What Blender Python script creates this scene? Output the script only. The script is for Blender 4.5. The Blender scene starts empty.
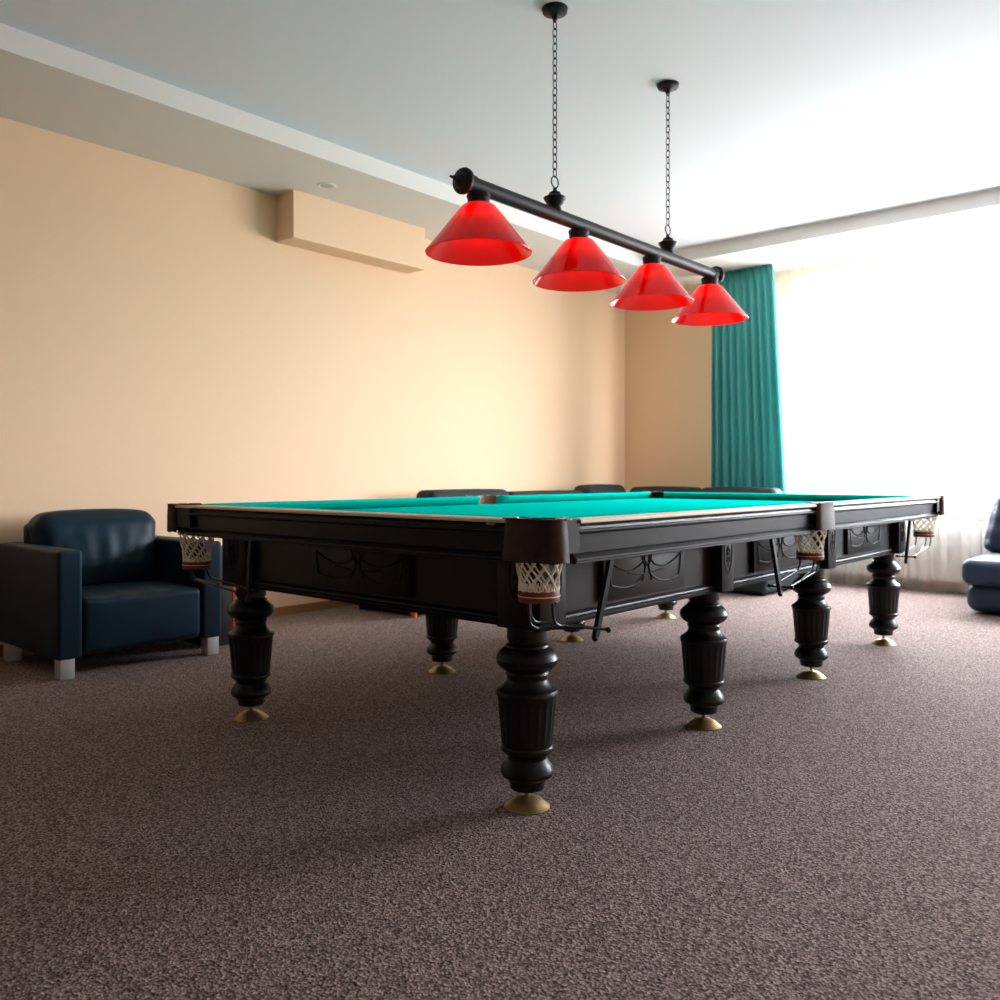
import bpy, bmesh, math, random
from mathutils import Vector, Matrix
random.seed(7)
S = bpy.context.scene
COL = S.collection
PI = math.pi

# ------------------------------------------------------------------ helpers
def new_mat(name):
    m = bpy.data.materials.new(name); m.use_nodes = True
    nt = m.node_tree; nt.nodes.clear()
    out = nt.nodes.new('ShaderNodeOutputMaterial')
    return m, nt, out

def srgb(r, g, b):
    f = lambda c: (c/255/12.92) if c/255 <= .04045 else ((c/255+.055)/1.055)**2.4
    return (f(r), f(g), f(b), 1)

def pbr(name, col, rough=.5, metal=0, spec=.5, coat=0, noise=None, bump=None, sheen=0, coat_rough=.1):
    """noise = (scale, second colour, contrast lo, hi); bump = (scale, strength, distance)"""
    m, nt, out = new_mat(name)
    p = nt.nodes.new('ShaderNodeBsdfPrincipled')
    p.inputs['Base Color'].default_value = col
    p.inputs['Roughness'].default_value = rough
    p.inputs['Metallic'].default_value = metal
    p.inputs['Specular IOR Level'].default_value = spec
    p.inputs['Coat Weight'].default_value = coat
    p.inputs['Coat Roughness'].default_value = coat_rough
    if sheen: p.inputs['Sheen Weight'].default_value = sheen
    tc = nt.nodes.new('ShaderNodeTexCoord')
    if noise:
        n = nt.nodes.new('ShaderNodeTexNoise'); n.inputs['Scale'].default_value = noise[0]
        n.inputs['Detail'].default_value = 4
        r = nt.nodes.new('ShaderNodeValToRGB')
        r.color_ramp.elements[0].position = noise[2]; r.color_ramp.elements[0].color = col
        r.color_ramp.elements[1].position = noise[3]; r.color_ramp.elements[1].color = noise[1]
        if len(noise) > 4:
            mp = nt.nodes.new('ShaderNodeMapping'); mp.inputs['Scale'].default_value = noise[4]
            nt.links.new(tc.outputs['Object'], mp.inputs[0]); nt.links.new(mp.outputs[0], n.inputs['Vector'])
        else:
            nt.links.new(tc.outputs['Object'], n.inputs['Vector'])
        nt.links.new(n.outputs['Fac'], r.inputs[0]); nt.links.new(r.outputs[0], p.inputs['Base Color'])
    if bump:
        n = nt.nodes.new('ShaderNodeTexNoise'); n.inputs['Scale'].default_value = bump[0]
        n.inputs['Detail'].default_value = 3
        b = nt.nodes.new('ShaderNodeBump'); b.inputs['Strength'].default_value = bump[1]
        b.inputs['Distance'].default_value = bump[2]
        if len(bump) > 3:
            mp = nt.nodes.new('ShaderNodeMapping'); mp.inputs['Scale'].default_value = bump[3]
            nt.links.new(tc.outputs['Object'], mp.inputs[0]); nt.links.new(mp.outputs[0], n.inputs['Vector'])
        else:
            nt.links.new(tc.outputs['Object'], n.inputs['Vector'])
        nt.links.new(n.outputs['Fac'], b.inputs['Height']); nt.links.new(b.outputs[0], p.inputs['Normal'])
    nt.links.new(p.outputs[0], out.inputs[0])
    return m

def obj(name, bm, mat, parent=None, smooth=True, angle=35):
    bmesh.ops.recalc_face_normals(bm, faces=bm.faces)
    me = bpy.data.meshes.new(name); bm.to_mesh(me); bm.free()
    me.materials.append(mat)
    if smooth:
        me.shade_smooth()
        me.set_sharp_from_angle(angle=math.radians(angle))
    o = bpy.data.objects.new(name, me); COL.objects.link(o)
    if parent: o.parent = parent
    return o

def empty(name, loc=(0, 0, 0)):
    o = bpy.data.objects.new(name, None); COL.objects.link(o); o.location = loc
    o.empty_display_size = .1
    return o

def tag(o, label, cat, group=None):
    o['label'] = label; o['category'] = cat
    if group: o['group'] = group
    return o

def struct(o):
    o['kind'] = 'structure'; return o

def box(bm, x0, x1, y0, y1, z0, z1):
    v = [bm.verts.new(p) for p in ((x0,y0,z0),(x1,y0,z0),(x1,y1,z0),(x0,y1,z0),(x0,y0,z1),(x1,y0,z1),(x1,y1,z1),(x0,y1,z1))]
    for f in ((3,2,1,0),(4,5,6,7),(0,1,5,4),(1,2,6,5),(2,3,7,6),(3,0,4,7)): bm.faces.new([v[i] for i in f])
    return v

def bevbox(bm, x0, x1, y0, y1, z0, z1, r=.005, seg=2):
    t = bmesh.new(); box(t, x0, x1, y0, y1, z0, z1)
    bmesh.ops.bevel(t, geom=list(t.edges), offset=r, segments=seg, profile=.5, affect='EDGES')
    merge(bm, t)

def merge(bm, t, M=None):
    if M is not None: bmesh.ops.transform(t, matrix=M, verts=t.verts)
    mp = {v: bm.verts.new(v.co) for v in t.verts}
    for f in t.faces:
        try: bm.faces.new([mp[v] for v in f.verts])
        except ValueError: pass
    t.free()

def lathe(bm, prof, n=32, c=(0, 0, 0), flute=None, axis='z'):
    """prof: list of (r, h). flute = (h0, h1, count, depth)"""
    rings = []
    def place(x, y, h):
        if axis == 'z': return (c[0]+x, c[1]+y, c[2]+h)
        if axis == 'y': return (c[0]+x, c[1]+h, c[2]+y)
        return (c[0]+h, c[1]+x, c[2]+y)
    for r, h in prof:
        if r < 1e-5:
            rings.append([bm.verts.new(place(0, 0, h))]); continue
        ring = []
        for k in range(n):
            a = 2*PI*k/n; rr = r
            if flute and flute[0] < h < flute[1]:
                q = .5+.5*math.cos(a*flute[2])
                rr = r - flute[3]*(q**.6)
            ring.append(bm.verts.new(place(rr*math.cos(a), rr*math.sin(a), h)))
        rings.append(ring)
    for a, b in zip(rings, rings[1:]):
        if len(a) == 1 and len(b) == 1: continue
        for k in range(n):
            k2 = (k+1) % n
            if len(a) == 1: bm.faces.new((a[0], b[k], b[k2]))
            elif len(b) == 1: bm.faces.new((a[k], a[k2], b[0]))
            else: bm.faces.new((a[k], a[k2], b[k2], b[k]))
    for ring, flip in ((rings[0], True), (rings[-1], False)):
        if len(ring) > 2: bm.faces.new(ring[::-1] if flip else ring)

def smooth_path(pts, n=6, closed=False):
    P = [Vector(p) for p in pts]; out = []
    m = len(P); rng = range(m if closed else m-1)
    for i in rng:
        if closed: a, b, c, d = P[(i-1) % m], P[i], P[(i+1) % m], P[(i+2) % m]
        else: a, b, c, d = P[max(i-1, 0)], P[i], P[i+1], P[min(i+2, m-1)]
        for k in range(n):
            t = k/n
            out.append(.5*((2*b)+(c-a)*t+(2*a-5*b+4*c-d)*t*t+(3*b-a-3*c+d)*t**3))
    if not closed: out.append(P[-1])
    return out

def tube(bm, pts, r, n=8, closed=False, flat=None):
    P = [Vector(p) for p in pts]; m = len(P); rings = []
    up = None
    for i in range(m):
        if closed: t = (P[(i+1) % m]-P[(i-1) % m])
        else: t = P[min(i+1, m-1)]-P[max(i-1, 0)]
        t.normalize()
        if up is None:
            up = Vector((0, 0, 1)) if abs(t.z) < .9 else Vector((1, 0, 0))
        s = t.cross(up)
        if s.length < 1e-4: s = t.cross(Vector((0, 1, .1)))
        s.normalize(); u = s.cross(t).normalized(); up = u
        rr = r[i] if isinstance(r, (list, tuple)) else r
        rings.append([bm.verts.new(P[i]+s*math.cos(2*PI*k/n)*rr+u*math.sin(2*PI*k/n)*rr) for k in range(n)])
    for i in range(m if closed else m-1):
        a, b = rings[i], rings[(i+1) % m]
        for k in range(n): bm.faces.new((a[k], a[(k+1) % n], b[(k+1) % n], b[k]))
    if not closed:
        bm.faces.new(rings[0][::-1]); bm.faces.new(rings[-1])

def ball(bm, c, r, n=10):
    lathe(bm, [(0 if i in (0, n) else r*math.sin(PI*i/n), -r*math.cos(PI*i/n)) for i in range(n+1)], 12, c)

def prism(bm, poly, z0, z1):
    a = [bm.verts.new((p[0], p[1], z0)) for p in poly]; b = [bm.verts.new((p[0], p[1], z1)) for p in poly]
    n = len(poly)
    bm.faces.new(a[::-1]); bm.faces.new(b)
    for k in range(n): bm.faces.new((a[k], a[(k+1) % n], b[(k+1) % n], b[k]))

def extrude_profile(bm, prof, A, B, out, up=Vector((0, 0, 1))):
    """prof (o, z) closed; swept from A to B (plan points); o measured along 'out'"""
    A = Vector(A); B = Vector(B); out = Vector(out)
    ra = [bm.verts.new(A+out*o+up*z) for o, z in prof]; rb = [bm.verts.new(B+out*o+up*z) for o, z in prof]
    n = len(prof)
    for k in range(n): bm.faces.new((ra[k], ra[(k+1) % n], rb[(k+1) % n], rb[k]))
    bm.faces.new(ra[::-1]); bm.faces.new(rb)

def cushion(bm, c, h, r, bulge=(0, 0, 0), warp=None, nb=5, ni=10):
    """rounded box, centre c, half sizes h, corner radius r, faces bulged"""
    def ts(H):
        inner = H-r
        a = [-H+r*i/nb for i in range(nb)]; b = [-inner+2*inner*i/ni for i in range(ni+1)]
        return a+b+[-x for x in a[::-1]]
    T = [ts(h[i]) for i in range(3)]; cache = {}
    def V(p):
        key = tuple(round(x, 6) for x in p)
        if key in cache: return cache[key]
        p = Vector(p)
        inn = Vector([max(-(h[i]-r), min(h[i]-r, p[i])) for i in range(3)])
        d = p-inn
        # warp grid towards even angles
        if d.length > 1e-9:
            d = Vector([math.tan(max(-1, min(1, x/r))*PI/4) for x in d])
            # keep cube-map direction
            q = inn+d.normalized()*r
        else: q = p
        u = [p[i]/h[i] for i in range(3)]
        for i in range(3):
            j, k = (i+1) % 3, (i+2) % 3
            q[i] += bulge[i]*u[i]*(1-u[j]**2)*(1-u[k]**2)
        if warp: q = Vector(warp(q, u))
        v = bm.verts.new(q+Vector(c)); cache[key] = v
        return v
    for i in range(3):
        j, k = (i+1) % 3, (i+2) % 3
        for s in (-1, 1):
            for a in range(len(T[j])-1):
                for b in range(len(T[k])-1):
                    q = []
                    for (aa, bb) in ((a, b), (a+1, b), (a+1, b+1), (a, b+1)):
                        p = [0, 0, 0]; p[i] = s*h[i]; p[j] = T[j][aa]; p[k] = T[k][bb]; q.append(V(p))
                    if s < 0: q = q[::-1]
                    bm.faces.new(q)

# ------------------------------------------------------------------ materials
WALLP = pbr('peach_wallpaper', srgb(239, 208, 174), .75, spec=.25, noise=(260, srgb(235, 203, 168), .35, .65), bump=(420, .12, .002))
WHITE = pbr('white_paint', srgb(238, 238, 238), .7, spec=.3)
CEILW = pbr('tray_ceiling_paint', srgb(230, 232, 238), .8, spec=.2)
SOFFIT = pbr('soffit_paint', srgb(228, 226, 222), .7, spec=.3)
SKIRT = pbr('skirting_wood', srgb(150, 112, 66), .45)

DARKWALL = pbr('unseen_dark_wall', srgb(40, 32, 28), .7)  # made-up dark tone for the unseen near wall, keeps camera-side faces black
def carpet_mat():
    m, nt, out = new_mat('loop_carpet')
    p = nt.nodes.new('ShaderNodeBsdfPrincipled'); p.inputs['Roughness'].default_value = .95
    p.inputs['Specular IOR Level'].default_value = .1
    tc = nt.nodes.new('ShaderNodeTexCoord')
    v = nt.nodes.new('ShaderNodeTexVoronoi'); v.inputs['Scale'].default_value = 170
    n = nt.nodes.new('ShaderNodeTexNoise'); n.inputs['Scale'].default_value = 130; n.inputs['Detail'].default_value = 5
    r = nt.nodes.new('ShaderNodeValToRGB')
    e = r.color_ramp.elements
    e[0].position = .3; e[0].color = srgb(70, 57, 54)
    e[1].position = .72; e[1].color = srgb(180, 162, 157)
    mid = r.color_ramp.elements.new(.5); mid.color = srgb(124, 107, 103)
    mx = nt.nodes.new('ShaderNodeMix'); mx.data_type = 'FLOAT'; mx.inputs[0].default_value = .35
    sp = nt.nodes.new('ShaderNodeSeparateColor')
    nt.links.new(tc.outputs['Object'], v.inputs['Vector']); nt.links.new(tc.outputs['Object'], n.inputs['Vector'])
    nt.links.new(v.outputs['Color'], sp.inputs[0])
    nt.links.new(n.outputs['Fac'], mx.inputs[2]); nt.links.new(sp.outputs[0], mx.inputs[3])
    nt.links.new(mx.outputs[0], r.inputs[0]); nt.links.new(r.outputs[0], p.inputs['Base Color'])
    b = nt.nodes.new('ShaderNodeBump'); b.inputs['Strength'].default_value = .5; b.inputs['Distance'].default_value = .006
    nt.links.new(v.outputs['Distance'], b.inputs['Height']); nt.links.new(b.outputs[0], p.inputs['Normal'])
    nt.links.new(p.outputs[0], out.inputs[0])
    return m
CARPET = carpet_mat()

WOOD = pbr('ebonised_oak', srgb(8, 7, 7), .42, spec=.32, noise=(9, srgb(14, 12, 13), .35, .7, (1, 1, 14)), bump=(30, .12, .002, (1, 1, 9)))
WOODL = pbr('dark_turned_wood', srgb(8, 7, 7), .36, spec=.34)
WORN = pbr('pale_edge_wood', srgb(240, 220, 190), .45)
CARVE = pbr('carved_groove_wood', srgb(6, 5, 5), .45)
CLOTH = pbr('turquoise_baize', srgb(0, 196, 184), 1, spec=0)
LEATHER = pbr('brown_pocket_leather', srgb(60, 34, 30), .6, spec=.3, noise=(40, srgb(48, 27, 24), .4, .7), bump=(160, .15, .002))
REDLEATHER = pbr('russet_leather', srgb(128, 58, 36), .5, bump=(140, .15, .002))
TAN = pbr('tan_pocket_lining', srgb(112, 74, 44), .6)
CORD = pbr('cream_cord', srgb(250, 242, 222), .8, bump=(500, .3, .001))
IRON = pbr('black_iron', srgb(16, 16, 18), .45, spec=.35)
CASTING = pbr('black_casting', srgb(10, 10, 11), .5, spec=.25)
COPPER = pbr('copper_flange', srgb(190, 140, 112), .3, metal=.8)
BRASS = pbr('brass', srgb(172, 146, 98), .42, metal=.7, noise=(14, srgb(140, 116, 76), .4, .75))
LAMPBLK = pbr('matt_black_metal', srgb(20, 19, 20), .5, spec=.3)
NAVY = pbr('navy_leather', srgb(6, 41, 56), .48, spec=.22, noise=(6, srgb(5, 34, 47), .4, .7), bump=(180, .1, .002))
SLATE = pbr('dark_slate_leather', srgb(40, 48, 51), .7, spec=.25, bump=(180, .1, .002))
BLUEF = pbr('blue_grey_leather', srgb(34, 54, 78), .55, spec=.4, bump=(160, .1, .002))
CHROME = pbr('brushed_metal_foot', srgb(205, 208, 212), .35, metal=.4)
DARKBASE = pbr('black_plinth', srgb(14, 14, 15), .6)
ORANGE = pbr('orange_lacquer', srgb(205, 84, 52), .5)
RADI = pbr('radiator_enamel', srgb(236, 234, 228), .4)
DARKBROWN = pbr('dark_brown_wood', srgb(34, 26, 23), .45)
SILL = pbr('white_plastic', srgb(240, 240, 240), .4)
GREY = pbr('grey_grille', srgb(196, 196, 192), .5)

def fabric_mat(name, col, trans, transp=0, col2=None, tcol=None):
    m, nt, out = new_mat(name)
    d = nt.nodes.new('ShaderNodeBsdfDiffuse'); d.inputs[0].default_value = col
    t = nt.nodes.new('ShaderNodeBsdfTranslucent'); t.inputs[0].default_value = tcol or col
    mx = nt.nodes.new('ShaderNodeMixShader'); mx.inputs[0].default_value = trans
    nt.links.new(d.outputs[0], mx.inputs[1]); nt.links.new(t.outputs[0], mx.inputs[2])
    last = mx
    if transp:
        tr = nt.nodes.new('ShaderNodeBsdfTransparent')
        m2 = nt.nodes.new('ShaderNodeMixShader'); m2.inputs[0].default_value = transp
        nt.links.new(mx.outputs[0], m2.inputs[1]); nt.links.new(tr.outputs[0], m2.inputs[2]); last = m2
    nt.links.new(last.outputs[0], out.inputs[0])
    return m
TEAL = fabric_mat('teal_satin_curtain', srgb(98, 184, 182), .25)
SHEER = fabric_mat('white_voile', srgb(250, 248, 244), .5, .735)
def shade_mat():
    m, nt, out = new_mat('red_lamp_glass')
    d = nt.nodes.new('ShaderNodeBsdfDiffuse'); d.inputs[0].default_value = srgb(236, 8, 16)
    t = nt.nodes.new('ShaderNodeBsdfTranslucent'); t.inputs[0].default_value = (1.0, .05, .03, 1)
    mx = nt.nodes.new('ShaderNodeMixShader'); mx.inputs[0].default_value = .6
    g = nt.nodes.new('ShaderNodeBsdfGlossy'); g.inputs['Roughness'].default_value = .08; g.inputs[0].default_value = (1, 1, 1, 1)
    fr = nt.nodes.new('ShaderNodeFresnel'); fr.inputs[0].default_value = 1.36
    m2 = nt.nodes.new('ShaderNodeMixShader')
    nt.links.new(d.outputs[0], mx.inputs[1]); nt.links.new(t.outputs[0], mx.inputs[2])
    nt.links.new(fr.outputs[0], m2.inputs[0]); nt.links.new(mx.outputs[0], m2.inputs[1]); nt.links.new(g.outputs[0], m2.inputs[2])
    nt.links.new(m2.outputs[0], out.inputs[0])
    return m
REDGLASS = shade_mat()
def pane_mat():
    m, nt, out = new_mat('window_glass')
    t = nt.nodes.new('ShaderNodeBsdfTransparent')
    g = nt.nodes.new('ShaderNodeBsdfGlossy'); g.inputs['Roughness'].default_value = .02
    mx = nt.nodes.new('ShaderNodeMixShader'); mx.inputs[0].default_value = .06
    nt.links.new(t.outputs[0], mx.inputs[1]); nt.links.new(g.outputs[0], mx.inputs[2]); nt.links.new(mx.outputs[0], out.inputs[0])
    return m
PANE = pane_mat()
def bulb_mat():
    m, nt, out = new_mat('lit_bulb')
    e = nt.nodes.new('ShaderNodeEmission'); e.inputs[0].default_value = (1, .72, .42, 1); e.inputs[1].default_value = 34
    nt.links.new(e.outputs[0], out.inputs[0]); return m
BULB = bulb_mat()
LENS = pbr('frosted_downlight', srgb(176, 186, 172), .3)

# ------------------------------------------------------------------ the room
XL, XR, YB, YN = -5.27, 4.8, 8.2, -5.0
ZC, ZT = 3.0, 3.12
TX0, TX1, TY0, TY1 = -4.43, 4.0, -4.2, 7.25
bm = bmesh.new(); box(bm, XL-.2, XR+.2, YN-.2, YB+.2, -.1, 0); struct(obj('floor', bm, CARPET, smooth=False))
bm = bmesh.new(); box(bm, XL-.2, XL, YN-.2, YB+.2, 0, 3.4); struct(obj('wall_left', bm, WALLP, smooth=False))
bm = bmesh.new(); box(bm, XL, XR, YN-.2, YN, 0, 3.4); struct(obj('wall_near', bm, DARKWALL, smooth=False))
# window walls with openings
WX0, WX1, WZ0, WZ1 = -3.43, 1.9, .77, 2.754
bm = bmesh.new()
box(bm, XL, WX0, YB, YB+.2, 0, 3.4); box(bm, WX1, XR, YB, YB+.2, 0, 3.4)
box(bm, WX0, WX1, YB, YB+.2, 0, WZ0); box(bm, WX0, WX1, YB, YB+.2, WZ1, 3.4)
struct(obj('wall_back', bm, WALLP, smooth=False))
bm = bmesh.new(); box(bm, XR, XR+.2, YN-.2, YB+.2, 0, 3.4)
struct(obj('wall_right', bm, WALLP, smooth=False))
# ceiling: tray + dropped border
bm = bmesh.new(); box(bm, TX0-.05, TX1+.05, TY0-.05, TY1+.05, ZT, ZT+.1)
struct(obj('ceiling', bm, CEILW, smooth=False))
bm = bmesh.new()
box(bm, XL, TX0, YN, YB, ZC, 3.4); box(bm, TX1, XR, YN, YB, ZC, 3.4)
box(bm, TX0, TX1, YN, TY0, ZC, 3.4); box(bm, TX0, TX1, TY1, YB, ZC, 3.4)
struct(obj('trim_1', bm, SOFFIT, smooth=False))           # dropped ceiling border
bm = bmesh.new(); box(bm, XL-.001, -5.06, 3.64, 4.915, 2.667, ZC+.001)
struct(obj('trim_2', bm, WALLP, smooth=False))            # boxed beam on the wall
bm = bmesh.new(); box(bm, XL, XL+.015, YN, YB, 0, .06); struct(obj('baseboard_left', bm, SKIRT, smooth=False))
bm = bmesh.new(); box(bm, XL+.015, XR, YB-.015, YB, 0, .06); struct(obj('baseboard_back', bm, SKIRT, smooth=False))

def window(name, axis, a0, a1, w):
    """frame ring with panes, w = wall inner plane"""
    bm = bmesh.new(); t = .06
    def b(p0, p1, z0, z1, d0=.08, d1=.14):
        if axis == 'x': box(bm, p0, p1, w+d0, w+d1, z0, z1)
        else: box(bm, w+d0, w+d1, p0, p1, z0, z1)
    b(a0, a1, WZ0, WZ0+t); b(a0, a1, WZ1-t, WZ1); b(a0, a0+t, WZ0, WZ1); b(a1-t, a1, WZ0, WZ1)
    mid = a0+(a1-a0)*(.5 if axis == 'x' else .5)
    b(mid-t/2, mid+t/2, WZ0, WZ1)
    fr = struct(obj(name, bm, SILL, smooth=False))
    for p0, p1 in ((a0+t, mid-t/2), (mid+t/2, a1-t)):
        bm = bmesh.new()
        if axis == 'x': box(bm, p0, p1, w+.105, w+.111, WZ0+t, WZ1-t)
        else: box(bm, w+.105, w+.111, p0, p1, WZ0+t, WZ1-t)
        obj('pane', bm, PANE, fr, smooth=False)
    bm = bmesh.new()
    if axis == 'x': bevbox(bm, a0+.0, a1-.0, w-.06, w+.08, WZ0-.03, WZ0+.004, .008)
    else: bevbox(bm, w-.06, w+.08, a0, a1, WZ0-.03, WZ0+.004, .008)
    obj('sill', bm, SILL, fr)
window('window_1', 'x', WX0, WX1, YB)

# ------------------------------------------------------------------ downlights
def downlight(x, y, label):
    e = empty('downlight', (x, y, ZC))
    tag(e, label, 'ceiling light', 'recessed ceiling spots')
    bm = bmesh.new(); lathe(bm, [(.044, 0), (.044, -.003), (.056, -.007), (.064, -.004), (.066, 0)], 32)
    obj('trim_ring', bm, WHITE, e)
    bm = bmesh.new(); lathe(bm, [(.045, 0), (.044, -.004), (0, -.006)], 32)
    obj('lens', bm, LENS, e)
downlight(-4.82, 3.74, 'round recessed ceiling spot above the boxed beam on the peach wall')
downlight(-2.32, 7.69, 'round recessed ceiling spot in front of the white voile curtain')

# ------------------------------------------------------------------ curtains
def drape(name, x0, x1b, x1t, y, z0, z1, mat, folds, amp, seed, header=.09, n=None, hem=None, thick=0):
    rnd = random.Random(seed)
    n = n or folds*10; rows = 46
    ph = [rnd.uniform(-.5, .5) for _ in range(folds+2)]
    am = [rnd.uniform(.55, 1.25) for _ in range(folds+2)]
    bm = bmesh.new(); grid = []
    for j in range(rows+1):
        t = (j/rows); z = z0+(z1-z0)*t
        row = []
        for i in range(n+1):
            s = i/n; q = s*folds; k = int(q); fr = q-k
            A = am[k]*(1-fr)+am[k+1]*fr; P = ph[k]*(1-fr)+ph[k+1]*fr
            low = 1-t
            wob = amp*A*math.sin(2*PI*q+P*1.6*low)*(.45+.55*min(1, low*3.2))
            wob += amp*.35*A*math.sin(2*PI*q*2.3+P*6)*low
            if z > z1-header: wob += amp*.3*math.sin(2*PI*q*4)
            e = x1t+(x1b-x1t)*min(1, (1-t)*1.35)**.8
            x = x0+(e-x0)*s
            yy = y+wob
            zz = z
            if hem and t < .09:
                yy += hem*(1-t/.09)**1.5*(math.sin(s*37+1)+.9*math.sin(s*81)+.4)
                zz += .012*(1+math.sin(s*53))*(1-t/.09)
            row.append(bm.verts.new((x, yy, zz)))
        grid.append(row)
    for j in range(rows):
        for i in range(n): bm.faces.new((grid[j][i], grid[j][i+1], grid[j+1][i+1], grid[j+1][i]))
    o = obj(name, bm, mat, angle=180)
    if thick:
        md = o.modifiers.new('cloth_thickness', 'SOLIDIFY'); md.thickness = thick
    return o
o = drape('curtain', -4.04, -3.28, -3.42, 7.87, .02, ZC-.002, TEAL, 9, .035, 3, thick=.003)
tag(o, 'teal floor-length curtain drawn to the left of the window', 'curtain')
o = drape('sheer_curtain', -3.5, 2.85, 2.85, 8.0, .006, ZC-.002, SHEER, 40, .028, 5, n=560, hem=.033)
tag(o, 'white see-through voile curtain hanging across the whole window', 'curtain')

# ------------------------------------------------------------------ radiator
e = empty('radiator', (-2.2, 8.125, 0)); tag(e, 'white sectional radiator under the window behind the voile', 'radiator')
bm = bmesh.new()
nsec = 22
for k in range(nsec):
    x = -.9+k*.082
    bevbox(bm, x+.003, x+.079, -.035, .04, .1, .62, .008, 2)
obj('sections', bm, RADI, e)
bm = bmesh.new(); bevbox(bm, -.92, .92, -.03, .035, .635, .70, .01); obj('top_grille', bm, GREY, e)
bm = bmesh.new()
for z in (.14, .585):
    tube(bm, [(-.98, .0, z), (.98, .0, z)], .014)
for x in (-.8, .8):
    box(bm, x-.012, x+.012, .02, .07, .3, .34)
    box(bm, x-.02, x+.02, -.02, .02, 0, .11)
obj('pipes', bm, RADI, e)

# ------------------------------------------------------------------ the billiard table
LX, LX2 = -1.657, -3.126                     # leg rows
LY = [2.038, 3.157, 4.277, 5.396]
TCX, TCY = (LX+LX2)/2, (LY[0]+LY[3])/2
HX = .7345+.273; HY = 1.679+.217             # outer half sizes
ZTOP = .88; ZBED = .838
T = empty('billiard_table', (TCX, TCY, 0))
tag(T, 'long black carved billiard table with turquoise cloth and eight turned legs', 'billiard table')
V3 = Vector
lx = .7345; ly = [-1.679, -.56, .56, 1.679]

RAIL = [(-.13, .757), (-.02, .757), (-.016, .759), (-.016, .763), (-.019, .764), (-.014, .766), (-.014, .771),
        (-.03, .784), (-.026, .786), (-.022, .838), (-.012, .840), (-.004, .843), (-.002, .847), (-.005, .851), (-.012, .853),
        (-.014, .860), (-.008, .868), (-.0015, .870), (-.0015, .872), (-.006, .879), (-.06, .879), (-.06, .84), (-.13, .83)]
STRIP = [(-.0105, .870), (.0, .870), (.0008, .873), (0, .878), (-.004, .881), (-.06, .8815), (-.06, .876), (-.0105, .876)]
CUSH = [(-.0605, .8812), (-.085, .884), (-.120, .879), (-.126, .875), (-.124, .871), (-.074, .8375), (-.0605, .8375)]
def rail(A, B, out):
    bm = bmesh.new(); extrude_profile(bm, RAIL, A, B, out)
    r = obj('rail', bm, WOOD, T, angle=25)
    bm = bmesh.new(); extrude_profile(bm, STRIP, A, B, out)
    obj('edge_strip', bm, WORN, r, angle=40)
    # cushion, ends cut back towards the bed
    bm = bmesh.new(); A = Vector(A); B = Vector(B); o = Vector(out); d = (B-A).normalized()
    run = HX if abs(out[1]) > .5 else HY; lim = .165 if abs(out[1]) > .5 else .13
    if -run+lim > A.dot(d): A = A+d*(-run+lim-A.dot(d))
    if run-lim < B.dot(d): B = B-d*(B.dot(d)-run+lim)
    ra, rb = [], []
    for oo, z in CUSH:
        cut = max(0, (-oo-.0605))*.6
        ra.append(bm.verts.new(A+d*cut+o*oo+V3((0, 0, z)))); rb.append(bm.verts.new(B-d*cut+o*oo+V3((0, 0, z))))
    n = len(CUSH)
    for k in range(n): bm.faces.new((ra[k], ra[(k+1) % n], rb[(k+1) % n], rb[k]))
    bm.faces.new(ra[::-1]); bm.faces.new(rb)
    obj('cushion', bm, CLOTH, r, angle=40)
CS, CLn, MG = .165, .115, .085      # rail ends back from the corners / from the middle pocket
MP = .02                            # middle pocket offset
CE = .05                            # rail overlap into the flush corners
rail((-HX+CE, -HY, 0), (HX-CS, -HY, 0), (0, -1, 0))
rail((-HX+CE, HY, 0), (HX-CE, HY, 0), (0, 1, 0))
for s in (-1, 1):
    rail((s*HX, -HY+(CLn if s > 0 else CE), 0), (s*HX, MP-MG, 0), (s, 0, 0))
    rail((s*HX, MP+MG, 0), (s*HX, HY-CE, 0), (s, 0, 0))

# bed with pocket notches
def arc_pts(cx, cy, r, a0, a1, n=14): return [(cx+r*math.cos(a0+(a1-a0)*k/n), cy+r*math.sin(a0+(a1-a0)*k/n)) for k in range(n+1)]
bx, by = HX-.06, HY-.06; cx_, cy_ = HX-.09, HY-.06; R = .062
bed = bmesh.new()
outl = []
# walk CCW: start near-left -> near-right -> far-right -> far-left
def corner(sx, sy):
    # from the short edge round the pocket mouth to the long edge
    c = (HX-.088, HY-.068); e = .066; r = .075; pts = []
    a0 = math.atan2(HY-e-c[1], -math.sqrt(r*r-(HY-e-c[1])**2)); a1 = math.atan2(-math.sqrt(r*r-(HX-e-c[0])**2), HX-e-c[0])+2*PI
    for k in range(15):
        a = a0+(a1-a0)*k/14; pts.append((sx*(c[0]+r*math.cos(a)), sy*(c[1]+r*math.sin(a))))
    return pts if sx*sy > 0 else pts[::-1]
def midp(sx):
    pts = []; r = .065; c = HX-.06; a0 = math.acos((HX-.066-c)/r)
    for k in range(15):
        a = a0+(2*PI-2*a0)*k/14; pts.append((sx*(c+r*math.cos(a)), MP+r*math.sin(a)))
    return pts if sx < 0 else pts
for s_ in (corner(-1, -1)[::-1], corner(1, -1)[::-1], midp(1)[::-1], corner(1, 1)[::-1], corner(-1, 1)[::-1], midp(-1)):
    outl += s_
prism(bed, outl, ZBED-.035, ZBED)
bmesh.ops.triangulate(bed, faces=[f for f in bed.faces if len(f.verts) > 4])
obj('bed', bed, CLOTH, T, smooth=False)

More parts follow.
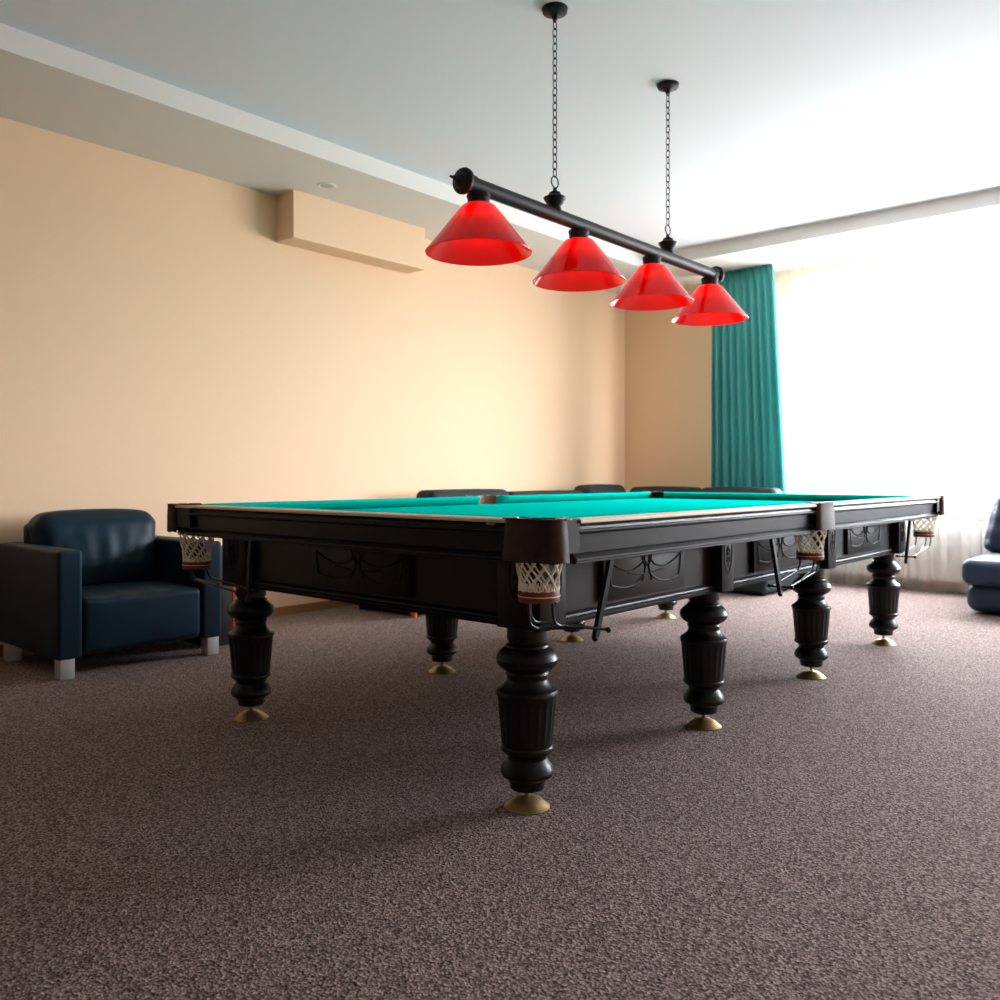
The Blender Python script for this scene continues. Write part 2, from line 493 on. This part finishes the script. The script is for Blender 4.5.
# sub-frame, apron, posts
AX, AY = lx+.06, 1.679+.03         # apron faces (half)
PX, PY = lx+.105, 1.679+.07        # post faces
ZA, ZU = .545, .80
MOULD = [(-.02, .545), (.012, .545), (.014, .549), (.010, .553), (.016, .556), (.016, .560), (.011, .563), (.014, .567), (.012, .572), (.004, .580), (-.02, .584)]
def carving_long(bm, f, w=.235):
    r = .0032
    def t(pts): tube(bm, smooth_path([f(u, z) for u, z in pts], 5), r, 6)
    for s in (-1, 1):
        t([(s*.03, .705), (s*.06, .69), (s*.12, .683), (s*.18, .697), (s*w, .722)])
        t([(s*w, .722), (s*(w-.006), .68), (s*(w-.016), .64)])
        t([(s*(w-.016), .64), (s*.15, .628), (s*.09, .632), (s*.04, .65), (s*.012, .67)])
        t([(s*.02, .665), (s*.07, .668), (s*.12, .674)])
        t([(s*.014, .745), (s*.03, .735), (s*.026, .71), (s*.012, .69), (s*.022, .66), (s*.03, .64)])
        t([(s*.004, .735), (s*.016, .72), (s*.008, .70), (0, .69)])
    t([(-.03, .735), (-.02, .752), (0, .756), (.02, .752), (.03, .735)])
def shield(bm, f, w=.03):
    r = .003
    def t(pts): tube(bm, smooth_path([f(u, z) for u, z in pts], 4), r, 6)
    t([(-w, .735), (-w*.5, .742), (0, .738), (w*.5, .742), (w, .735)])
    for s in (-1, 1):
        t([(s*w, .735), (s*w*1.05, .69), (s*w*.8, .65), (0, .615)])
        t([(s*w*.1, .72), (s*w*.45, .705), (s*w*.2, .69), (s*w*.5, .665)])
    t([(0, .725), (0, .64)]); t([(-w*.5, .685), (w*.5, .685)])
def apron(kind, s, c, half, p0, p1):
    """one apron board: kind 'l' long side (runs y), 's' short side (runs x); c centre along, p0..p1 run"""
    bm = bmesh.new()
    if kind == 'l':
        box(bm, *sorted((s*(AX-.03), s*AX)), p0, p1, ZA+.002, ZU)
        A, B, o = (s*AX, p0, 0), (s*AX, p1, 0), (s, 0, 0)
        f = lambda u, z: (s*(AX+.0185), c+u, z)
    else:
        box(bm, p0, p1, *sorted((s*(AY-.03), s*AY)), ZA+.002, ZU)
        A, B, o = (p0, s*AY, 0), (p1, s*AY, 0), (0, s, 0)
        f = lambda u, z: (c+u, s*(AY+.0185), z)
    ap = obj('apron', bm, WOOD, T, smooth=False)
    bm = bmesh.new(); extrude_profile(bm, MOULD, A, B, o); obj('moulding', bm, WOOD, ap, angle=20)
    bm = bmesh.new()
    if kind == 'l': bevbox(bm, *sorted((s*(AX-.004), s*(AX+.018))), c-half, c+half, .592, .762, .003)
    else: bevbox(bm, c-half, c+half, *sorted((s*(AY-.004), s*(AY+.018))), .592, .762, .003)
    obj('raised_panel', bm, WOOD, ap)
    bm = bmesh.new(); carving_long(bm, f); obj('carving', bm, CARVE, ap)
for s in (-1, 1):
    for k in range(3):
        p0 = ly[k]+(.05 if k else .055); p1 = ly[k+1]-(.05 if k < 2 else .055)
        apron('l', s, (ly[k]+ly[k+1])/2, .265, p0, p1)
    apron('s', s, 0, .265, -lx+.06, lx-.06)
for sx in (-1, 1):
    for k, y in enumerate(ly):
        bm = bmesh.new()
        if k in (0, 3):
            sy = -1 if k == 0 else 1
            bevbox(bm, *sorted((sx*(lx-.062), sx*PX)), *sorted((sy*(1.679-.056), sy*PY)), ZA+.001, ZU, .003)
        else:
            bevbox(bm, *sorted((sx*(AX-.12), sx*PX)), y-.051, y+.051, ZA+.001, ZU, .003)
        p = obj('post', bm, WOOD, T)
        bm = bmesh.new()
        shield(bm, lambda u, z: (sx*(PX+.0005), y+u, z))
        if k in (0, 3): shield(bm, lambda u, z: (sx*(lx+.02)+u, sy*(PY+.0005), z))
        obj('crest', bm, CARVE, p)
bm = bmesh.new(); box(bm, -HX+.12, HX-.12, -HY+.12, HY-.12, .77, .803); obj('underframe', bm, WOOD, T, smooth=False)

# legs
LEG = [(.061, .548), (.061, .506), (.057, .503), (.056, .497), (.064, .492), (.066, .486), (.078, .477), (.090, .464), (.095, .450), (.091, .434),
       (.079, .422), (.066, .416), (.063, .412), (.066, .404), (.062, .398), (.061, .388), (.066, .378), (.080, .364), (.091, .357), (.094, .350),
       (.094, .344), (.090, .340), (.0895, .332), (.0885, .325), (.087, .310), (.081, .240), (.0785, .208), (.0775, .198), (.0765, .190),
       (.080, .186), (.081, .179), (.078, .173), (.068, .166), (.060, .158), (.059, .150), (.066, .142), (.071, .134), (.078, .124), (.081, .111), (.077, .099),
       (.064, .090), (.056, .086), (.056, .080), (.053, .076), (.053, .062), (.050, .058), (0, .058)]
PAD = [(0, .060), (.007, .060), (.007, .034), (.018, .0325), (.034, .028), (.049, .0195), (.060, .010), (.067, .005), (.070, .003), (.070, .001), (.067, 0), (0, 0)]
bm = bmesh.new(); lathe(bm, LEG, 80, flute=(.2, .33, 20, .003))
leg0 = obj('leg', bm, WOODL, T, angle=30)
bm = bmesh.new(); lathe(bm, PAD, 40); pad0 = obj('foot_pad', bm, BRASS, leg0, angle=30)
first = True
for sx in (1, -1):
    for y in ly:
        if first: leg0.location = (sx*lx, y, 0); first = False; continue
        c = leg0.copy(); COL.objects.link(c); c.parent = T; c.location = (sx*lx, y, 0)
        d = pad0.copy(); COL.objects.link(d); d.parent = c

# pockets
def pocket(path, net, rdir, pin, dist, strap_top, casting, flare=.012, liner=None, ring=.664, z0=.80):
    """path: plan polyline of the leather; net: (x,y) centre; rdir: plan unit vector of the ball rack"""
    P = smooth_path([(x, y, 0) for x, y in path], 6)
    n = len(P); zs = [.886, .884, .875, .85, .82, .79, .776, .769]; cen = V3((net[0], net[1], 0))
    bm = bmesh.new(); g0 = []; g1 = []
    for j, z in enumerate(zs):
        r0, r1 = [], []
        for i, p in enumerate(P):
            d = (p-cen); d.normalize()
            fl = flare*((.886-z)/.12)-.006*math.exp(-((z-.868)/.006)**2)
            zz = z
            if j == len(zs)-1: zz += .004*abs(math.sin(i/(n-1)*PI*3))-.002
            if j == 0: zz -= .004*math.sin(PI*i/(n-1))
            r0.append(bm.verts.new(p+d*fl+V3((0, 0, zz)))); r1.append(bm.verts.new(p+d*(fl-.006)+V3((0, 0, zz))))
        g0.append(r0); g1.append(r1)
    m = len(zs)
    for j in range(m-1):
        for i in range(n-1):
            bm.faces.new((g0[j][i], g0[j][i+1], g0[j+1][i+1], g0[j+1][i])); bm.faces.new((g1[j][i+1], g1[j][i], g1[j+1][i], g1[j+1][i+1]))
        for i in (0, n-1): bm.faces.new((g0[j][i], g0[j+1][i], g1[j+1][i], g1[j][i]))
    for j in (0, m-1):
        for i in range(n-1): bm.faces.new((g0[j][i], g1[j][i], g1[j][i+1], g0[j][i+1]))
    pk = obj('pocket', bm, LEATHER, T, angle=60)
    # casting
    bm = bmesh.new(); prism(bm, casting, .79, .8835); bmesh.ops.triangulate(bm, faces=[f for f in bm.faces if len(f.verts) > 4])
    obj('casting', bm, CASTING, pk, smooth=False)
    # leather lining of the mouth
    if liner:
        bm = bmesh.new(); LP = smooth_path([(x, y, 0) for x, y in liner], 5); cc = V3((net[0], net[1], 0)); R0 = []
        for p in LP:
            d = (cc-p).normalized()
            R0.append([bm.verts.new(p+d*o_+V3((0, 0, z))) for o_, z in ((-.004, .80), (.004, .80), (.004, .886), (-.004, .886))])
        for a, b in zip(R0, R0[1:]):
            for k in range(4): bm.faces.new((a[k], a[(k+1) % 4], b[(k+1) % 4], b[k]))
        bm.faces.new(R0[0][::-1]); bm.faces.new(R0[-1])
        obj('lining', bm, TAN, pk, angle=50)
    # flange plates at each end of the leather
    for p in (path[0], path[-1]):
        bm = bmesh.new()
        d = V3((net[0]-p[0], net[1]-p[1], 0)).normalized()
        q = V3((p[0], p[1], 0))+d*.014
        t = bmesh.new(); bevbox(t, -.022, .022, -.011, .011, .8815, .8865, .002)
        ang = math.atan2(d.y, d.x)
        merge(bm, t, Matrix.Translation(q) @ Matrix.Rotation(ang, 4, 'Z'))
        obj('flange', bm, COPPER, pk)
    # net: two families of strands on a tapering tube
    bm = bmesh.new(); NS = 10; z1 = ring+.014
    def rad(t): return .069-.018*min(1, t*1.25)+.003*t*t
    for sg in (-1, 1):
        for k in range(NS):
            pts = []
            for i in range(13):
                t = i/12; a = 2*PI*k/NS+sg*t*1.45; rr = rad(t)+sg*.0012
                pts.append((net[0]+rr*math.cos(a), net[1]+rr*math.sin(a), z0+(z1-z0)*t))
            tube(bm, pts, .0031, 5)
    for k in range(NS*2):        # scalloped loops of cord at the band
        a = 2*PI*k/(NS*2); rr = rad(1)
        tube(bm, smooth_path([(net[0]+rr*math.cos(a+s*.1), net[1]+rr*math.sin(a+s*.1), z) for s, z in ((-1, ring+.026), (-.6, ring+.016), (0, ring+.012), (.6, ring+.016), (1, ring+.026))], 3), .0028, 5)
    obj('net', bm, CORD, pk)
    # leather band with scalloped rims
    bm = bmesh.new(); NB = 120; ro, ri = .0565, .0535
    rows = []
    for (rr, zb, sc) in ((ri, ring+.013, -1), (ro, ring+.013, -1), (ro+.001, ring+.004, 0), (ro+.001, ring-.004, 0), (ro, ring-.013, 1), (ri, ring-.013, 1)):
        rows.append([bm.verts.new((net[0]+rr*math.cos(2*PI*k/NB), net[1]+rr*math.sin(2*PI*k/NB), zb-(.0045*abs(math.sin(2*PI*k/NB*7)) if sc == 1 else (-.003*abs(math.sin(2*PI*k/NB*7)) if sc == -1 else 0)))) for k in range(NB)])
    for a, b in zip(rows, rows[1:]+rows[:1]):
        for k in range(NB): bm.faces.new((a[k], a[(k+1) % NB], b[(k+1) % NB], b[k]))
    obj('net_band', bm, REDLEATHER, pk, angle=60)
    bm = bmesh.new()
    tube(bm, [(net[0]+(ro+.001)*math.cos(2*PI*k/48), net[1]+(ro+.001)*math.sin(2*PI*k/48), ring) for k in range(48)], .0016, 6, closed=True)
    obj('stitching', bm, CORD, pk)
    # ball rack rods
    r = V3((rdir[0], rdir[1], 0)); q = V3((pin[0], pin[1], 0))
    bm = bmesh.new(); N = V3((net[0], net[1], 0)); ze = .562; E = N+r*dist+q*.05
    for off, back in ((-.04, .01), (.0, -.045), (.04, .01)):
        st = N+q*off+r*back; e_ = E+q*(off*.85)
        drop = min(.598, ring-.045)-(0 if off else .004)
        pts = [st+V3((0, 0, ring-.005)), st+V3((0, 0, ring-.028)), st+V3((0, 0, drop+.012))+r*.004, st+r*.022+V3((0, 0, drop-.006)), st+r*.06+V3((0, 0, drop-.014))]
        if off: pts += [e_+V3((0, 0, ze))]
        else: pts += [N+r*(dist*.6)+q*.065+V3((0, 0, ze+.012))]
        tube(bm, smooth_path(pts, 5), .0042, 8)
    obj('ball_rack', bm, IRON, pk)
    # strap and cross pin
    bm = bmesh.new()
    e_ = E
    stop = V3(strap_top)
    bot = V3((e_.x, e_.y, ze-.03))
    w = q*.0; ax = (stop-bot).normalized(); side = q if abs(q.dot(ax)) < .9 else r
    thick = ax.cross(q).normalized()
    A = []
    for p in (bot, stop):
        for a, b in ((-.007, -.009), (.007, -.009), (.007, .009), (-.007, .009)):
            A.append(bm.verts.new(p+q*a+thick*b))
    for k in range(4): bm.faces.new((A[k], A[(k+1) % 4], A[4+(k+1) % 4], A[4+k]))
    bm.faces.new(A[:4]); bm.faces.new(A[4:])
    tube(bm, [e_-q*.045+V3((0, 0, ze)), e_+q*.045+V3((0, 0, ze))], .004, 8)
    for s in (-1, 1): ball(bm, e_+q*s*.046+V3((0, 0, ze)), .008)
    ball(bm, bot, .0095)
    obj('rack_strap', bm, IRON, pk)

def corner_pocket(sx, sy, mode, dist, stop):
    M = lambda dx, dy: (sx*(HX-dx), sy*(HY-dy))
    path = [M(.172, -.002), M(.145, -.022), M(.075, -.032), M(.008, -.026), M(-.014, .002), M(-.013, .034)]
    net = M(.095, .05); ring = .672; nz = .80
    if mode == 'flush':
        path = [M(.06, .001), M(.045, -.004), M(.02, -.005), M(-.002, -.002), M(-.010, .015), M(-.010, .045), M(.002, .06)]
        net = M(.085, .082); nz = .765; ring = .632 if sy < 0 else .655
    cast = [M(CS, .004), M(.02, .004), M(.004, .02), M(.004, CLn), M(.058, CLn), M(.036, .085), M(.03, .06), M(.045, .035), M(.08, .024), M(.115, .028), M(.14, .045), M(CS, .058)]
    if mode == 'flush': mode = 'short' if sx < 0 else 'long'
    if mode == 'long': rd = (0, -sy); pn = (sx, 0)
    else: rd = (-sx, 0); pn = (0, sy)
    pocket(path, net, rd, pn, dist, stop, cast, .010 if path[0] == M(.172, -.002) else .002, [M(.058, CLn), M(.036, .085), M(.03, .06), M(.045, .035), M(.08, .024), M(.115, .028), M(.14, .045), M(CS, .058)], ring, nz)
def mid_pocket(sx, dist):
    M = lambda dx, dy: (sx*(HX-dx), MP+dy)
    path = [M(.002, -.105), M(-.012, -.085), M(-.017, -.01), M(-.012, .06), M(.002, .078)]
    cast = [M(.004, -MG), M(.004, MG), M(.062, MG), M(.04, .05), M(.026, 0), M(.04, -.05), M(.062, -MG)]
    pocket(path, M(.075, .015), (0, -1), (sx, 0), dist, (sx*(HX-.03), MP-.49, .758), cast, .006, [M(.062, MG), M(.04, .05), M(.026, 0), M(.04, -.05), M(.062, -MG)], .652, .77)
XS = HX-.03
corner_pocket(1, -1, 'long', .197, (XS, -HY+.305, .758))
corner_pocket(-1, -1, 'flush', .45, (-HX+.56, -HY+.03, .758))
corner_pocket(1, 1, 'flush', .53, (XS, HY-.555, .758))
corner_pocket(-1, 1, 'flush', .45, (-HX+.56, HY-.03, .758))
mid_pocket(1, .433); mid_pocket(-1, .433)
# little brass stud on the near rail and screws under corners
bm = bmesh.new(); bevbox(bm, HX-.245, HX-.215, -HY-.0005, -HY+.01, .862, .8685, .001); obj('maker_plate', bm, BRASS, T)

# ------------------------------------------------------------------ lamp
LXc = -2.392
Lm = empty('billiard_lamp', (LXc, 3.622, 2.183))
tag(Lm, 'black bar lamp with four red glass shades hung on chains over the billiard table', 'pendant lamp')
bm = bmesh.new(); lathe(bm, [(.031, -1.075), (.031, 1.075)], 32, axis='y'); obj('bar', bm, LAMPBLK, Lm)
for s in (-1, 1):
    bm = bmesh.new()
    pr = [(.0, 1.165), (.005, 1.16), (.006, 1.148), (.003, 1.144), (.010, 1.138), (.011, 1.130), (.007, 1.125), (.022, 1.118), (.030, 1.108), (.032, 1.101),
          (.038, 1.099), (.050, 1.096), (.0535, 1.088), (.052, 1.076), (.043, 1.072), (.036, 1.066), (.036, 1.03), (.031, 1.026)]
    lathe(bm, [(r, s*h) for r, h in pr], 36, axis='y'); obj('end_cap', bm, LAMPBLK, Lm, angle=30)
def shade_prof():
    p = [(.040, 2.104-2.183), (.047, 2.110-2.183), (.058, 2.108-2.183), (.068, 2.103-2.183), (.077, 2.093-2.183)]
    N = 14
    for k in range(1, N+1):
        t = k/N; p.append((.077+(.2165-.077)*t, 2.093-2.183+(1.917-2.093)*t))
    p += [(.2185, 1.914-2.183), (.2175, 1.911-2.183), (.2145, 1.914-2.183)]
    for k in range(N, -1, -1):
        t = k/N; p.append((.0735+(.2125-.0735)*t, 2.091-2.183+(1.917-2.091)*t))
    p += [(.064, 2.099-2.183), (.040, 2.102-2.183)]
    return p
fit = [(.020, -.028), (.047, -.030), (.049, -.036), (.049, -.046), (.046, -.049), (.046, -.074), (.040, -.080), (.02, -.080)]
SY = [2.628, 3.328, 3.985, 4.630]
sh0 = None
for y in SY:
    if sh0 is None:
        bm = bmesh.new(); lathe(bm, shade_prof(), 64)
        # close the lathe inside at the collar
        sh0 = obj('shade', bm, REDGLASS, Lm, angle=50); sh0.location = (0, y-3.622, 0)
        bm = bmesh.new(); lathe(bm, fit, 32); ft0 = obj('collar', bm, LAMPBLK, sh0)
        bm = bmesh.new()
        lathe(bm, [(0, -.185), (.012, -.184), (.024, -.176), (.031, -.160), (.030, -.142), (.022, -.122), (.015, -.105), (.014, -.09), (.014, -.07), (0, -.07)], 24)
        bl0 = obj('bulb', bm, BULB, sh0)
    else:
        c = sh0.copy(); COL.objects.link(c); c.parent = Lm; c.location = (0, y-3.622, 0)
        for q in (ft0, bl0):
            d = q.copy(); COL.objects.link(d); d.parent = c
for y in (3.142, 4.151):
    bm = bmesh.new()
    lathe(bm, [(.030, .020), (.028, .034), (.026, .040), (.036, .050), (.050, .072), (.053, .078), (.046, .082), (.034, .088), (.028, .094), (.026, .102), (.014, .108), (.008, .114), (.010, .120), (.004, .126), (0, .126)], 32, (0, y-3.622, 0))
    hg = obj('hanger', bm, LAMPBLK, Lm)
    bm = bmesh.new(); z = .15
    tube(bm, [(.0, y-3.622+.026*math.cos(2*PI*k/20), z+.026*math.sin(2*PI*k/20)) for k in range(20)], .0032, 6, closed=True)
    z += .024; k = 0
    while z < .93:
        L = .024; w = .0088
        pts = []
        for i in range(16):
            a = 2*PI*i/16; u = w*math.cos(a); v = (L-.006)*math.sin(a)
            v = math.copysign(min(abs(math.sin(a))**.8, 1)*(L-.004), math.sin(a)) if abs(math.sin(a)) > 1e-6 else 0
            pts.append((u if k % 2 else u*.25, y-3.622+(u*.25 if k % 2 else u), z+L-.006+v))
        tube(bm, pts, .0026, 5, closed=True)
        z += L*2-.0145; k += 1
    obj('chain', bm, LAMPBLK, Lm)
    bm = bmesh.new(); lathe(bm, [(.0, .885), (.012, .89), (.018, .905), (.055, .918), (.06, .937)], 32, (0, y-3.622, 0)); obj('ceiling_rose', bm, LAMPBLK, Lm)

# ------------------------------------------------------------------ navy armchair
A = empty('armchair', (-4.75, 2.225, 0))
tag(A, 'dark navy leather armchair with square silver feet against the peach wall', 'armchair')
oy = 2.225; ox = -4.75
def part(name, mat, c, h, r, bulge=(0, 0, 0), warp=None, root=A, nb=4, ni=10):
    bm = bmesh.new(); cushion(bm, c, h, r, bulge, warp, nb, ni); return obj(name, bm, mat, root, angle=180)
part('armrest', NAVY, (-.03, -.385, .365), (.40, .06, .268), .018, (0, .004, .003))
part('armrest', NAVY, (-.03, .385, .365), (.40, .06, .268), .018, (0, .004, .003))
part('back_panel', NAVY, (-.335, 0, .42), (.05, .33, .32), .03, (.01, 0, 0))
part('seat_base', NAVY, (-.02, 0, .165), (.35, .326, .065), .02)
def seatwarp(q, u):
    x, y, z = q
    if u[2] > 0: z += -.012*max(0, -u[0])-.03*max(0, u[0]-.75)**1.2
    z += .004*math.sin(y*40)*max(0, u[0])*(1 if u[2] > 0 else 0)
    return (x, y, z)
part('seat_cushion', NAVY, (.025, 0, .25), (.345, .32, .14), .03, (.010, 0, .014), seatwarp, ni=14)
def backwarp(q, u):
    x, y, z = q
    # lean back, widen at the top, soft creases running down the front
    x -= .075*(u[2]+1)*.5*1.1
    y *= 1+.10*max(0, u[2]+.1)
    if u[0] > .2:
        fade = max(0, 1-((u[2]+.15)/.85)**2)
        x += fade*.0035*(math.sin(y*37+u[2]*4*y*5+1)+.8*math.sin(y*63+1-u[2]*3*y*4))
        x -= .05*max(0, -u[2]-.3)
    z -= .02*abs(u[1])**4*max(0, u[2])
    return (x, y, z)
part('back_cushion', NAVY, (-.16, .0, .575), (.105, .315, .225), .075, (.03, 0, .012), backwarp, ni=26)
for sx_ in (-1, 1):
    for sy_ in (-1, 1):
        bm = bmesh.new(); bevbox(bm, sx_*.33-.04, sx_*.33+.03, sy_*.395-.035, sy_*.395+.035, 0, .1, .003)
        obj('foot', bm, CHROME, A)

# ------------------------------------------------------------------ narrow dark cabinet beside armchair
K = empty('side_cabinet', (-4.78, 2.80, 0)); tag(K, 'narrow dark cabinet with an orange edge between the armchair and the table leg', 'cabinet')
bm = bmesh.new(); bevbox(bm, -.2, .2, -.09, .06, 0, .58, .006); obj('body', bm, DARKBROWN, K)
bm = bmesh.new(); bevbox(bm, .18, .202, .06, .088, .01, .58, .003); obj('edge_strip', bm, ORANGE, K)

# ------------------------------------------------------------------ dark corner sofa behind the table
Cs = empty('corner_sofa', (-4.4, 6.2, 0))
tag(Cs, 'dark slate corner sofa along the two walls behind the billiard table', 'sofa')
def cpart(name, mat, x0, x1, y0, y1, z0, z1, r, bulge=(0, 0, 0), warp=None):
    c = ((x0+x1)/2+4.4, (y0+y1)/2-6.2, (z0+z1)/2); h = ((x1-x0)/2, (y1-y0)/2, (z1-z0)/2)
    bm = bmesh.new(); cushion(bm, c, h, r, bulge, warp, 4, 8); return obj(name, bm, mat, Cs, angle=180)
cpart('base', SLATE, -5.12, -4.43, 4.2, 7.75, .03, .30, .03)
cpart('armrest', SLATE, -5.1, -4.45, 4.21, 4.45, .30, .62, .05)
cpart('base', SLATE, -4.425, -3.03, 6.85, 7.75, .02, .30, .03)
cpart('seat_cushion', SLATE, -4.95, -4.4, 4.46, 5.75, .30, .43, .05, (0, 0, .015))
cpart('seat_cushion', SLATE, -4.95, -4.4, 5.76, 6.93, .30, .43, .05, (0, 0, .015))
cpart('seat_cushion', SLATE, -4.95, -4.4, 6.94, 7.6, .30, .43, .05, (0, 0, .015))
cpart('seat_cushion', SLATE, -4.39, -3.05, 6.83, 7.6, .30, .43, .05, (0, 0, .015))
lean = lambda q, u: (q[0]-.05*(u[2]+1)*.5, q[1], q[2])
leany = lambda q, u: (q[0], q[1]+.05*(u[2]+1)*.5, q[2])
cpart('back_cushion', SLATE, -5.0, -4.78, 4.77, 5.73, .40, .885, .06, (.02, 0, .006), lean)
cpart('back_cushion', SLATE, -5.0, -4.78, 5.75, 6.86, .40, .86, .06, (.02, 0, .006), lean)
cpart('back_cushion', SLATE, -5.0, -4.76, 6.88, 7.55, .40, .905, .07, (.02, 0, .012), lean)
cpart('back_cushion', SLATE, -4.82, -4.05, 7.5, 7.72, .40, .885, .06, (0, .02, .012), leany)
cpart('back_cushion', SLATE, -4.03, -3.25, 7.5, 7.72, .40, .885, .06, (0, .02, .012), leany)
for (x, y, m_) in ((-4.465, 4.225, ORANGE), (-5.05, 4.25, DARKBASE), (-5.02, 7.66, DARKBASE), (-3.1, 6.93, DARKBASE), (-3.1, 7.66, DARKBASE)):
    bm = bmesh.new(); lathe(bm, [(.022, 0), (.026, .045)], 16, (x+4.4, y-6.2, 0)); f_ = obj('foot', bm, m_, Cs)
    if m_ is ORANGE: f_['label'] = 'orange foot'


# ------------------------------------------------------------------ blue seat at the right
B = empty('low_sofa', (-.5, 7.35, 0))
tag(B, 'blue grey armless low sofa with a leaning back pillow at the right of the window', 'sofa')
def bpart(name, x0, x1, y0, y1, z0, z1, r, bulge=(0, 0, 0), warp=None, ni=8):
    c = ((x0+x1)/2+.5, (y0+y1)/2-7.35, (z0+z1)/2); h = ((x1-x0)/2, (y1-y0)/2, (z1-z0)/2)
    bm = bmesh.new(); cushion(bm, c, h, r, bulge, warp, 5, ni); return obj(name, bm, BLUEF, B, angle=180)
bpart('base', -1.57, .5, 6.96, 7.85, .02, .222, .07, (.012, .015, 0))
bpart('seat_cushion', -1.59, .5, 6.9, 7.85, .215, .40, .06, (.01, .015, .012))
def pw(q, u):
    return (q[0]+(.10*(u[2]+1)*.5*max(0, -u[0])), q[1]+.08*(u[2]+1)*.5+.006*math.sin(q[2]*50+q[0]*9), q[2])
bpart('back_pillow', -1.62, -.75, 7.62, 7.85, .40, .90, .09, (.01, .03, .02), pw, 14)
bpart('back_pillow', -.73, .14, 7.62, 7.85, .40, .90, .09, (.01, .03, .02), pw, 14)
bm = bmesh.new()
for x in (-1.4, .4):
    for y in (7.15, 7.75): box(bm, x-.03+.5, x+.03+.5, y-.03-7.35, y+.03-7.35, 0, .05)
obj('foot', bm, DARKBASE, B)

# ------------------------------------------------------------------ light
w = bpy.data.worlds.new('overcast_sky'); S.world = w; w.use_nodes = True
nt = w.node_tree; nt.nodes.clear()
out = nt.nodes.new('ShaderNodeOutputWorld'); bg = nt.nodes.new('ShaderNodeBackground')
bg.inputs[0].default_value = (.88, .935, 1.0, 1); bg.inputs[1].default_value = 36.0
tcw = nt.nodes.new('ShaderNodeTexCoord'); sep = nt.nodes.new('ShaderNodeSeparateXYZ')
rp = nt.nodes.new('ShaderNodeValToRGB')                      # overcast sky above, grey ground below the horizon
rp.color_ramp.elements[0].position = .47; rp.color_ramp.elements[0].color = (.40, .40, .40, 1)
rp.color_ramp.elements[1].position = .53; rp.color_ramp.elements[1].color = (.88, .935, 1.0, 1)
ma = nt.nodes.new('ShaderNodeMath'); ma.operation = 'MULTIPLY_ADD'; ma.inputs[1].default_value = .5; ma.inputs[2].default_value = .5
nt.links.new(tcw.outputs['Generated'], sep.inputs[0]); nt.links.new(sep.outputs['Z'], ma.inputs[0])
nt.links.new(ma.outputs[0], rp.inputs[0]); nt.links.new(rp.outputs[0], bg.inputs[0])
nt.links.new(bg.outputs[0], out.inputs[0])
def portal(name, loc, rot, sx, sy):
    l = bpy.data.lights.new(name, 'AREA'); l.shape = 'RECTANGLE'; l.size = sx; l.size_y = sy
    l.cycles.is_portal = True
    o = bpy.data.objects.new(name, l); COL.objects.link(o); o.location = loc; o.rotation_euler = rot
portal('window_portal', ((WX0+WX1)/2, YB+.19, (WZ0+WZ1)/2), (-PI/2, 0, 0), WX1-WX0, WZ1-WZ0)

# ------------------------------------------------------------------ camera
cam = bpy.data.cameras.new('camera'); co = bpy.data.objects.new('camera', cam); COL.objects.link(co)
co.location = (0, 0, 1.0); co.rotation_euler = (PI/2, 0, math.radians(40.898))
cam.sensor_width = 36; cam.lens = 868.23/1000*36; cam.shift_y = -(500-475.8)/1000
cam.clip_start = .05; cam.clip_end = 100
cam.dof.use_dof = True; cam.dof.focus_distance = 2.6; cam.dof.aperture_fstop = 5.0
S.camera = co
S.view_settings.view_transform = 'Standard'; S.view_settings.look = 'None'
S.view_settings.exposure = .2; S.view_settings.gamma = 1
S.cycles.max_bounces = 10; S.cycles.diffuse_bounces = 6; S.cycles.transparent_max_bounces = 12
S.cycles.use_denoising = True
